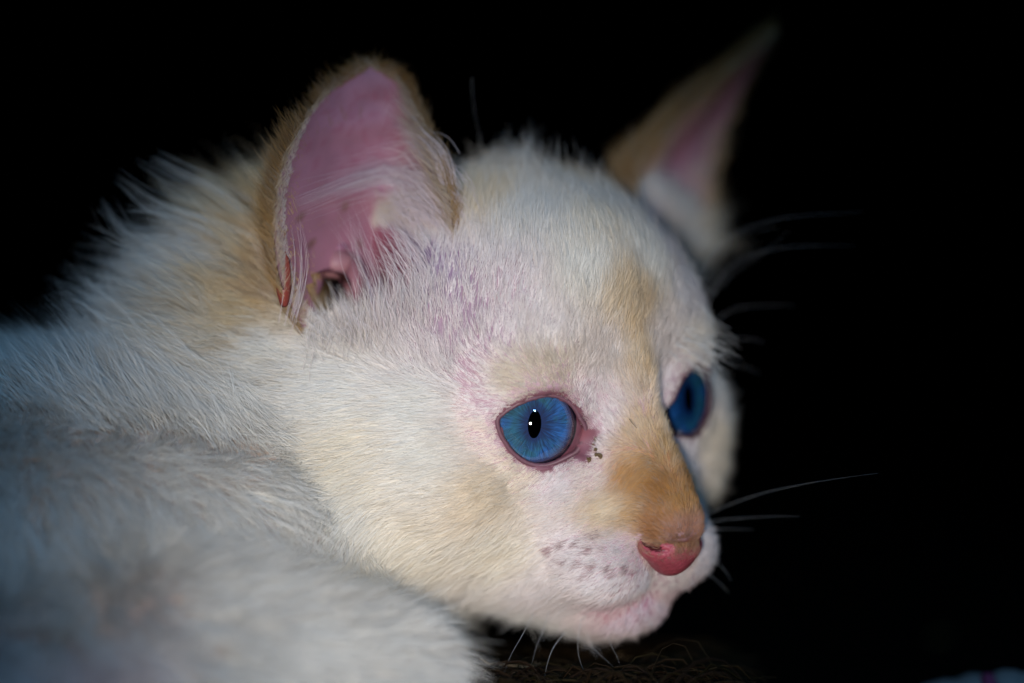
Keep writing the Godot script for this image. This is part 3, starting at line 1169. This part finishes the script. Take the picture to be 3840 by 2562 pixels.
func build_ears(kitten: Node3D, skin_mat: Material) -> Array:
	var out := []
	var near := {
		"l": [P(1130, 1230, 2), P(1050, 1060, 12), P(1025, 880, 14), P(1040, 700, 12), P(1090, 550, 8), P(1168, 420, 3), P(1258, 326, -1), P(1392, 246, -4)],
		"r": [P(1700, 960, 2), P(1700, 830, 3), P(1680, 720, 3), P(1640, 600, 1), P(1585, 470, -1), P(1542, 370, -3), P(1488, 298, -4), P(1392, 246, -4)],
		"deep": Vector3(0.15, 0.1, -1.0), "depth": 23.0, "side": 1.0}
	var far := {
		"l": [P(2390, 760, -22), P(2380, 640, -22), P(2440, 540, -24), P(2540, 430, -27), P(2640, 335, -30), P(2740, 250, -33), P(2830, 175, -36), P(2905, 118, -39)],
		"r": [P(2600, 960, -50), P(2640, 860, -51), P(2650, 760, -51), P(2665, 650, -51), P(2690, 530, -50), P(2750, 390, -47), P(2835, 240, -43), P(2905, 118, -39)],
		"deep": Vector3(-0.75, 0.25, -0.65), "depth": 5.5, "side": -1.0}
	for e in [near, far]:
		var node := Node3D.new()
		node.name = "ear"
		kitten.add_child(node, true)
		var deep: Vector3 = e.deep.normalized()
		var rows := 44
		var cols := 36
		var m := new_arrays()
		var back := new_arrays()
		var grid := []
		for j in rows + 1:
			var t := float(j) / rows
			for k in cols + 1:
				var s := -1.0 + 2.0 * k / cols
				var L := along(e.l, t)
				var R := along(e.r, t)
				var p := L.lerp(R, (s + 1) * 0.5)
				var bowl := pow(maxf(1.0 - s * s, 0.0), 0.75)
				p += deep * e.depth * bowl * (1.0 - smoothstep(0.0, 1.0, t) * 0.93) * minf(1.0, L.distance_to(R) / 16.0)
				p += deep * 2.0 * bowl * (1.0 - smoothstep(0.52, 0.64, t)) * minf(1.0, e.depth / 15.0)
				# ridges of the cartilage
				p += deep * 0.8 * bowl * sin(t * 19.0 + s * 2.6) * (1.0 - t)
				grid.append(p)
		var nor := []
		for j in rows + 1:
			for k in cols + 1:
				var px: Vector3 = grid[j * (cols + 1) + mini(k + 1, cols)] - grid[j * (cols + 1) + maxi(k - 1, 0)]
				var py: Vector3 = grid[mini(j + 1, rows) * (cols + 1) + k] - grid[maxi(j - 1, 0) * (cols + 1) + k]
				var n := px.cross(py)
				if n.length() < 1e-5:
					n = -deep
				n = n.normalized()
				if n.dot(deep) > 0.0:
					n = -n
				nor.append(n)
		var dirs := PackedVector3Array()
		var pars := PackedVector3Array()
		var colr := PackedVector3Array()
		for face in 2:
			for j in rows + 1:
				for k in cols + 1:
					var t := float(j) / rows
					var s := -1.0 + 2.0 * k / cols
					var i := j * (cols + 1) + k
					var th := 0.55 * (1.0 - 0.55 * absf(s)) * (1.0 - 0.6 * t)
					var g: Vector3 = grid[i]
					var n: Vector3 = nor[i] if face == 0 else -nor[i]
					m.v.append(g + n * th)
					m.n.append(n)
					var up: Vector3 = (along(e.l, 1.0) - (along(e.l, 0.0) + along(e.r, 0.0)) * 0.5).normalized()
					var w: Vector3 = (along(e.r, t) - along(e.l, t))
					w = w.normalized() if w.length() > 0.01 else Vector3.RIGHT
					if face == 0:
						var v := noise.get_noise_3d(g.x * 0.12, g.y * 0.12, g.z * 0.12)
						var vein := noise.get_noise_3d(g.x * 0.14, g.y * 0.14 + 50, g.z * 0.14)
						var c := Vector3(0.47, 0.215, 0.285) * (1.0 + 0.3 * v)
						if absf(vein) < 0.05 and t > 0.45:
							c = c.lerp(Vector3(0.42, 0.11, 0.17), 0.35)
						if t < 0.4 and s < 0.2 and noise.get_noise_3d(g.x * 0.45 + 9, g.y * 0.45, g.z * 0.45) > 0.4:
							c = c.lerp(Vector3(0.18, 0.09, 0.03), 0.7)     # specks of wax
						m.c.append(Color(c.x, c.y, c.z))
						# hair stands along the rims and covers the nose-side wall
						var edge := smoothstep(0.9, 0.99, absf(s)) * (1.0 if s > 0.0 else 0.5)
						var wall := smoothstep(0.4, 0.85, s) * smoothstep(0.85, 0.5, t)
						if e.side < 0.0:
							edge = maxf(edge, 0.55 * smoothstep(0.3, -0.5, s))
						var dens := maxf(edge * 0.8, wall * 0.13)
						pars.append(Vector3(lerpf(1.3 if s > 0.0 else 1.1, 6.0, wall), dens * (0.8 if t > 0.06 else 0.4), 1.0) if dens > 0.03 else Vector3(2, 0, 1))
						dirs.append(up * 0.7 - w * (0.9 if s > 0 else 0.1))
						colr.append(Vector3(0.74, 0.62, 0.6) if edge < 0.4 else (Vector3(0.70, 0.55, 0.40) if e.side > 0.0 else Vector3(0.66, 0.45, 0.24)))
					else:
						m.c.append(Color(0.55, 0.36, 0.25))
						pars.append(Vector3(lerpf(6.5 if s < 0.0 else 3.4, 2.6, t) if e.side > 0.0 else lerpf(5.0, 3.2, t), lerpf(1.2, 1.0, t) * (3.0 if t > 0.8 else 1.0) if e.side > 0.0 else 0.6, 1.0))
						dirs.append(up * 0.7 + w * s * (0.35 + 0.6 * t))
						var c := Vector3(0.56, 0.34, 0.14).lerp(Vector3(0.34, 0.17, 0.045), smoothstep(0.2, 0.8, t))
						colr.append(c)
		var half := (rows + 1) * (cols + 1)
		for face in 2:
			for j in rows:
				for k in cols:
					var a := face * half + j * (cols + 1) + k
					var hole := (m.v[a] as Vector3) - P(1232, 1112, (m.v[a] as Vector3).z)
					if e.side > 0.0 and Vector2(hole.x / 3.3, hole.y / 4.0).length() < 1.0:
						continue
					var ga: Vector3 = m.v[a]
					var fn: Vector3 = (m.v[a + cols + 1] - ga).cross(m.v[a + 1] - ga)
					quad(m, a, a + 1, a + cols + 2, a + cols + 1, fn.dot(m.n[a]) > 0.0)
		# close the rims
		for j in rows:
			for k in [0, cols]:
				var a: int = j * (cols + 1) + k
				quad(m, a, a + cols + 1, a + cols + 1 + half, a + half, k == 0)
		part("pinna", mesh_of(m), skin_mat, node)
		out.append({"mesh": m, "dirs": dirs, "pars": pars, "cols": colr, "node": node})
	return out


func px_line(pts: Array, n: int) -> Array:
	var out := []
	for i in n + 1:
		out.append(along(pts, float(i) / n))
	return out


func build_whiskers(kitten: Node3D) -> void:
	var mat := vertex_material(0.4, 0.4)
	var lines := [
		[[2560, 1200, -20], [2690, 930, -16], [2900, 825, -12], [3240, 795, -8], 0.085],
		[[2610, 1190, -21], [2740, 1000, -17], [2930, 930, -13], [3200, 922, -9], 0.10],
		[[2600, 1210, -22], [2720, 1050, -20], [2850, 960, -17], [2960, 865, -15], 0.05],
		[[2560, 1160, -20], [2640, 1000, -18], [2760, 890, -15], [2920, 852, -13], 0.06],
		[[2640, 1260, -22], [2730, 1170, -20], [2830, 1148, -18], [2985, 1147, -16], 0.06],
		[[2650, 1330, -22], [2730, 1275, -20], [2810, 1272, -18], [2870, 1282, -17], 0.05],
		[[2640, 1390, -24], [2720, 1360, -22], [2790, 1375, -21], [2850, 1400, -20], 0.05],
		[[2640, 1930, -10], [2860, 1850, -2], [3080, 1805, 4], [3290, 1775, 10], 0.07],
		[[2640, 1960, -10], [2760, 1945, -6], [2880, 1938, -3], [3000, 1936, 0], 0.06],
		[[2640, 1990, -10], [2700, 1985, -8], [2760, 1984, -6], [2830, 1986, -4], 0.05],
		[[2610, 2070, -8], [2660, 2095, -6], [2710, 2130, -4], [2745, 2180, -3], 0.06],
		[[2590, 2120, -8], [2640, 2145, -6], [2690, 2180, -5], [2735, 2225, -4], 0.06],
		[[2060, 2290, 2], [2035, 2370, 3], [2010, 2430, 4], [1995, 2490, 5], 0.07],
		[[2120, 2370, 3], [2075, 2430, 5], [2050, 2500, 7], [2036, 2580, 9], 0.10],
		[[2180, 2320, 4], [2168, 2400, 5], [2170, 2460, 6], [2190, 2520, 7], 0.07],
		[[2205, 2380, 2], [2225, 2430, 3], [2260, 2465, 4], [2300, 2500, 5], 0.05],
		[[2280, 2390, 3], [2296, 2430, 4], [2312, 2460, 5], [2326, 2495, 5], 0.04],
		[[2000, 2300, 2], [1960, 2380, 6], [1920, 2450, 10], [1890, 2520, 14], 0.09],
		[[2345, 2330, 6], [2350, 2350, 6.5], [2356, 2365, 7], [2364, 2380, 7], 0.05],
		[[2480, 2245, 6], [2488, 2260, 6.5], [2496, 2275, 7], [2505, 2290, 7], 0.05],
		[[1770, 290, -6], [1772, 360, -8], [1785, 450, -10], [1815, 560, -12], 0.04],
		[[1690, 1350, 14], [1660, 1250, 17], [1640, 1150, 19], [1640, 1040, 20], 0.04],
	]
	for l in lines:
		var m := new_arrays()
		var pts := []
		for k in 4:
			pts.append(P(l[k][0], l[k][1], l[k][2]))
		strand(m, px_line(pts, 18), (l[4] * 0.3 + 0.004) * (1.1 if l[0][2] > 0 else 1.0), 0.004, Color(0.62, 0.63, 0.65) if l[0][2] < 0 else Color(0.6, 0.6, 0.62), 5, 1.0)
		part("whisker", mesh_of(m), mat, kitten)
	# a short dark hair caught on the bridge of the nose
	var dark := new_arrays()
	var q := hit(2370, 1590)
	strand(dark, [q + Vector3(-0.5, 0.8, 2.2), q + Vector3(0, 0.1, 2.4), q + Vector3(0.7, -0.6, 2.3)], 0.05, 0.02, Color(0.02, 0.015, 0.01))
	part("stray_hair", mesh_of(dark), mat, kitten)
	# dried crust in the inner corner of the near eye
	var crust := new_arrays()
	for c in [[2228, 1640, 2234, 1690, 12], [2206, 1716, 2214, 1730, 7], [2226, 1704, 2264, 1712, 9]]:
		for i in c[4]:
			var u := rng.randf()
			var o := hit(lerpf(c[0], c[2], u) + rng.randfn(0, 4), lerpf(c[1], c[3], u) + rng.randfn(0, 4)) + Vector3(0, 0, 0.5)
			blob(crust, o, rng.randf_range(0.12, 0.3), Color(0.12, 0.07, 0.022))
	part("eye_crust", mesh_of(crust), vertex_material(0.35, 0.5), kitten)


func blob(m: Dictionary, o: Vector3, r: float, col: Color) -> void:
	var first: int = m.v.size()
	for j in 7:
		for k in 9:
			var th := PI * j / 6.0
			var ph := TAU * k / 8.0
			var d := Vector3(sin(th) * cos(ph), cos(th), sin(th) * sin(ph))
			var s := 1.0 + 0.9 * noise.get_noise_3d(o.x * 30 + d.x * 1.6, o.y * 30 + d.y * 1.6, o.z + d.z * 1.6)
			m.v.append(o + d * r * s)
			m.n.append(d)
			m.c.append(col * (0.7 + 0.6 * rng.randf()))
	for j in 6:
		for k in 8:
			var a := first + j * 9 + k
			quad(m, a, a + 1, a + 10, a + 9, false)


func ear_hairs(node: Node3D) -> void:
	var m := new_arrays()
	var pale := Color(0.78, 0.66, 0.68)
	var sweeps := [
		[[1640, 800, 1], [1560, 690, 0], [1400, 660, -2], [1080, 775, 8], 44, 24.0],
		[[1600, 840, 0], [1540, 720, -1], [1450, 650, -2], [1240, 700, 1], 44, 40.0],
		[[1620, 950, 1], [1590, 840, 0], [1530, 760, -1], [1440, 740, -2], 40, 26.0],
		[[1560, 980, 1], [1545, 880, 0], [1500, 830, -1], [1420, 830, -2], 30, 24.0],
		[[1670, 700, 3], [1640, 600, 2], [1580, 520, 0], [1470, 480, -2], 40, 22.0],
		[[1420, 1200, 9], [1395, 1080, 7], [1350, 960, 3], [1335, 820, 0], 22, 26.0],
		[[1470, 1200, 9], [1440, 1100, 8], [1390, 980, 5], [1290, 800, 1], 12, 34.0],
		[[1500, 1190, 9], [1490, 1090, 8], [1450, 980, 6], [1400, 850, 2], 16, 34.0],
		[[1330, 1240, 8], [1300, 1190, 8], [1270, 1140, 7], [1225, 1075, 5], 8, 22.0],
		[[1690, 760, 3], [1640, 700, 2], [1570, 660, 0], [1480, 690, -2], 80, 44.0],
		[[1700, 860, 3], [1640, 800, 2], [1570, 790, 1], [1500, 850, -1], 80, 48.0],
		[[1650, 620, 2], [1600, 560, 1], [1540, 540, 0], [1450, 580, -2], 40, 36.0],
		[[1080, 1200, 12], [1110, 1080, 11], [1120, 960, 9], [1100, 820, 8], 12, 26.0],
	]
	for s in sweeps:
		for i in s[4]:
			var off: Vector2 = Vector2(rng.randfn(0, 1), rng.randfn(0, 1)) * s[5]
			var pts := []
			for k in 4:
				var w := 1.0 + 0.35 * rng.randfn(0, 1) * (k / 3.0)
				pts.append(P(s[k][0] + off.x * w, s[k][1] + off.y * w, s[k][2] + rng.randf_range(-0.8, 0.8)))
			ribbon(m, px_line(pts, 10), 0.032, pale * rng.randf_range(0.85, 1.12), rng.randf_range(-0.7, 0.7))
	for i in 120:                                  # wisps over the hollow behind the temple
		var rb := Vector2(rng.randf_range(1480, 1640), rng.randf_range(930, 1100))
		ribbon(m, px_line([P(rb.x, rb.y, 6), P(rb.x - 40, rb.y - 70, 8), P(rb.x - 90 + rng.randfn(0, 20), rb.y - 120 + rng.randfn(0, 20), 6)], 6), 0.035, Color(0.78, 0.68, 0.72) * rng.randf_range(0.8, 1.1), rng.randf_range(-0.7, 0.7))
	for i in 300:                                  # the uneven fringe along the lower lip of the ear
		var u := rng.randf()
		var b := Vector2(lerpf(1150, 1640, u), lerpf(1255, 1120, u * u)) + Vector2(rng.randfn(0, 22), rng.randfn(0, 45))
		var tall := rng.randf_range(40, 120) * (0.6 if b.x < 1330.0 else 1.5) * (1.0 + 0.8 * noise.get_noise_2d(b.x * 0.03, 5.0))
		var lean := rng.randfn(-15, 42)
		var bow := rng.randfn(0, 18)
		ribbon(m, px_line([P(b.x, b.y + 30, 8), P(b.x + lean * 0.2 + bow, b.y - tall * 0.4, 10.5 + rng.randf()), P(b.x + lean, b.y - tall, 9 + rng.randf() * 3.0)], 6), rng.randf_range(0.025, 0.045), Color(0.82, 0.75, 0.75) * rng.randf_range(0.8, 1.1), rng.randf_range(-0.9, 0.9))
	var o := part("inner_ear_hair", mesh_of(m), fur_mat if fur_mat else fur_material(), node)
	o.set_meta("kind", "stuff")
	# the folds round the ear canal, and the canal itself running back into the head
	var f := new_arrays()
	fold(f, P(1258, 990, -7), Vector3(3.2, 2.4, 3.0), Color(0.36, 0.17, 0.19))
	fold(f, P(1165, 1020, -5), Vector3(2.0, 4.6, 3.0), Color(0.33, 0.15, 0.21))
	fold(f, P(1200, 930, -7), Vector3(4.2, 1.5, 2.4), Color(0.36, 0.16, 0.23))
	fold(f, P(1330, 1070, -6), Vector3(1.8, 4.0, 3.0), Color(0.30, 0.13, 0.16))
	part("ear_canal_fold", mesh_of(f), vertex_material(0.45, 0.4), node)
	var c := new_arrays()
	var line := [P(1232, 1110, -1), P(1236, 1090, -8), P(1262, 1050, -15), P(1310, 1010, -22)]
	for j in 13:
		var p := along(line, j / 12.0)
		for k in 25:
			var a := TAU * k / 24.0
			var r := lerpf(3.6, 2.2, j / 12.0) * (1.0 + 0.12 * sin(3.0 * a + j))
			var out := Vector3(cos(a) * 0.95, sin(a) * 1.15, 0)
			c.v.append(p + out * r)
			c.n.append(-out.normalized())
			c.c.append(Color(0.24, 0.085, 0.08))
	for j in 12:
		for k in 24:
			var a := j * 25 + k
			quad(c, a, a + 1, a + 26, a + 25, false)
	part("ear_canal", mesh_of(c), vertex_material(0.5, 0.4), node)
	# the dark red pocket on the ear's outer edge
	var g := new_arrays()
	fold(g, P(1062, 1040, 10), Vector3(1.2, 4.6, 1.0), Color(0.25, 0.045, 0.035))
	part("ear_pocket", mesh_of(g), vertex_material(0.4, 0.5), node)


func fold(m: Dictionary, o: Vector3, r: Vector3, col: Color) -> void:
	var first: int = m.v.size()
	for j in 17:
		for k in 25:
			var th := PI * j / 16.0
			var ph := TAU * k / 24.0
			var d := Vector3(sin(th) * cos(ph), cos(th), sin(th) * sin(ph))
			var s := 1.0 + 0.22 * noise.get_noise_3d(o.x + d.x * 0.9, o.y + d.y * 0.9, o.z + d.z * 0.9)
			m.v.append(o + d * r * s)
			m.n.append((d / r).normalized())
			m.c.append(col)
	for j in 16:
		for k in 24:
			var a := first + j * 25 + k
			quad(m, a, a + 1, a + 26, a + 25, false)


# ---------------------------------------------------------------- surroundings

func structure(called: String, mesh: Mesh, mat: Material) -> MeshInstance3D:
	var o := part(called, mesh, mat, self)
	o.set_meta("kind", "structure")
	return o


func build_ground() -> void:
	var soil := StandardMaterial3D.new()
	soil.albedo_color = Color(0.06, 0.05, 0.04)
	soil.roughness = 1.0
	soil.metallic_specular = 0.1
	var plane := PlaneMesh.new()
	plane.size = Vector2(12, 12)
	var g := structure("ground", plane, soil)
	g.position = Vector3(0, -0.006, 0)
	# a mat of brown fibres under the kitten
	var m := new_arrays()
	var cols := 120
	var rows := 90
	for j in rows + 1:
		for k in cols + 1:
			var x := -130.0 + 166.0 * k / cols
			var z := -48.0 + 103.0 * j / rows
			var fall := smoothstep(0.0, 14.0, minf(minf(x + 130.0, 36.0 - x), minf(z + 48.0, 55.0 - z)))
			var y := FLOOR_Y - 6.0 + 5.5 * fall + (1.6 * noise.get_noise_2d(x * 0.11, z * 0.11) + 0.7 * noise.get_noise_2d(x * 0.5, z * 0.5)) * fall
			m.v.append(Vector3(x, y, z))
			m.n.append(Vector3.UP)
			var b := 1.0 + 0.6 * noise.get_noise_2d(x * 0.4 + 70, z * 0.4)
			m.c.append(Color(0.009 * b, 0.005 * b, 0.003 * b))
	for j in rows:
		for k in cols:
			var a := j * (cols + 1) + k
			quad(m, a, a + 1, a + cols + 2, a + cols + 1, true)
	var bed := Node3D.new()
	bed.name = "bedding_mat"
	bed.set_meta("label", "dark brown mat of coarse dry fibres under the kitten's chin")
	bed.set_meta("category", "bedding")
	add_child(bed)
	part("mat", mesh_of(m), vertex_material(0.9, 0.2), bed)
	var f := new_arrays()
	for i in 2600:
		var x := rng.randf_range(-20, 34)
		var z := rng.randf_range(-42, 20)
		var a := rng.randfn(0.0, 0.7)
		var L := rng.randf_range(5, 18)
		var y := FLOOR_Y + rng.randf_range(-0.5, 1.6)
		var d := Vector3(cos(a), 0, sin(a)) * L
		var p := Vector3(x, y, z)
		var up := absf(rng.randfn(0, 1.6))
		var tone := rng.randf_range(0.5, 1.5)
		var pts := [p - d * 0.5, p - d * 0.2 + Vector3(0, up, rng.randfn(0, 1)), p + d * 0.2 + Vector3(0, up * rng.randf_range(0.4, 1.3), rng.randfn(0, 1)), p + d * 0.5 + Vector3(0, rng.randfn(0, 0.8), 0)]
		strand(f, px_line(pts, 6), rng.randf_range(0.1, 0.32), 0.06, Color(0.02 * tone, 0.012 * tone, 0.005 * tone))
	var fo := part("fibre", mesh_of(f), vertex_material(0.8, 0.3), bed)
	fo.set_meta("kind", "stuff")
	var curls := [
		[[2330, 2450, -14], [2322, 2462, -13], [2400, 2472, -14], [2440, 2445, -15], [2460, 2470, -16], [2450, 2510, -17]],
		[[2140, 2565, -8], [2142, 2520, -9], [2165, 2512, -10], [2200, 2530, -11], [2230, 2545, -12]],
		[[2230, 2540, -14], [2245, 2510, -14], [2258, 2475, -15], [2265, 2470, -15]],
		[[1830, 2490, 2], [1960, 2500, 0], [2020, 2510, -2], [2075, 2560, -4]],
		[[1800, 2470, 4], [1880, 2510, 2], [1990, 2495, 0], [2010, 2480, -1]],
		[[1850, 2560, 4], [1930, 2520, 2], [2000, 2500, 0], [2030, 2485, -1]],
	]
	for c in curls:
		var w := new_arrays()
		var pts := []
		for q in c:
			pts.append(P(q[0], q[1], q[2]))
		strand(w, px_line(pts, 26), 0.09, 0.04, Color(0.28, 0.20, 0.12), 5)
		part("loose_fibre", mesh_of(w), vertex_material(0.35, 0.5), bed)


func build_small_things() -> void:
	var leaf := new_arrays()
	for j in 9:
		for k in 5:
			var u := j / 8.0
			var v := -1.0 + k / 2.0
			var wide := 2.2 * sin(PI * (0.08 + 0.84 * u))
			leaf.v.append(P(3490, 2405, -100) + Vector3(u * 3.4, u * 2.2 - u * u * 1.4 + 0.5 * v * v, v * wide * 0.5))
			leaf.n.append(Vector3(-0.3, 0.8, 0.5).normalized())
			leaf.c.append(Color(0.22, 0.15, 0.04) * (0.8 + 0.3 * rng.randf()))
	for j in 8:
		for k in 4:
			var a := j * 5 + k
			quad(leaf, a, a + 1, a + 6, a + 5, true)
	var lo := part("leaf_scrap", mesh_of(leaf), vertex_material(0.7, 0.3), self)
	lo.set_meta("label", "tiny dry curled leaf scrap on the dark ground")
	lo.set_meta("category", "leaf")
	var cloth := Node3D.new()
	cloth.name = "pale_cloth"
	cloth.set_meta("label", "pale crumpled cloth edge with a pink patch on the dark ground")
	cloth.set_meta("category", "cloth")
	add_child(cloth)
	var c := new_arrays()
	for e in [[3560, 2600, 5.0, 2.2], [3660, 2590, 4.0, 2.6], [3775, 2582, 3.6, 3.0], [3850, 2590, 4.0, 2.8], [3950, 2596, 5.0, 3.0]]:
		fold(c, P(e[0], e[1], -16), Vector3(e[2], e[3], 5.0), Color(0.26, 0.25, 0.25))
	part("fold", mesh_of(c), vertex_material(0.9, 0.2), cloth)
	var k := new_arrays()
	fold(k, P(3708, 2580, -13), Vector3(1.5, 2.4, 3.0), Color(0.3, 0.06, 0.14))
	part("pink_patch", mesh_of(k), vertex_material(0.8, 0.3), cloth)
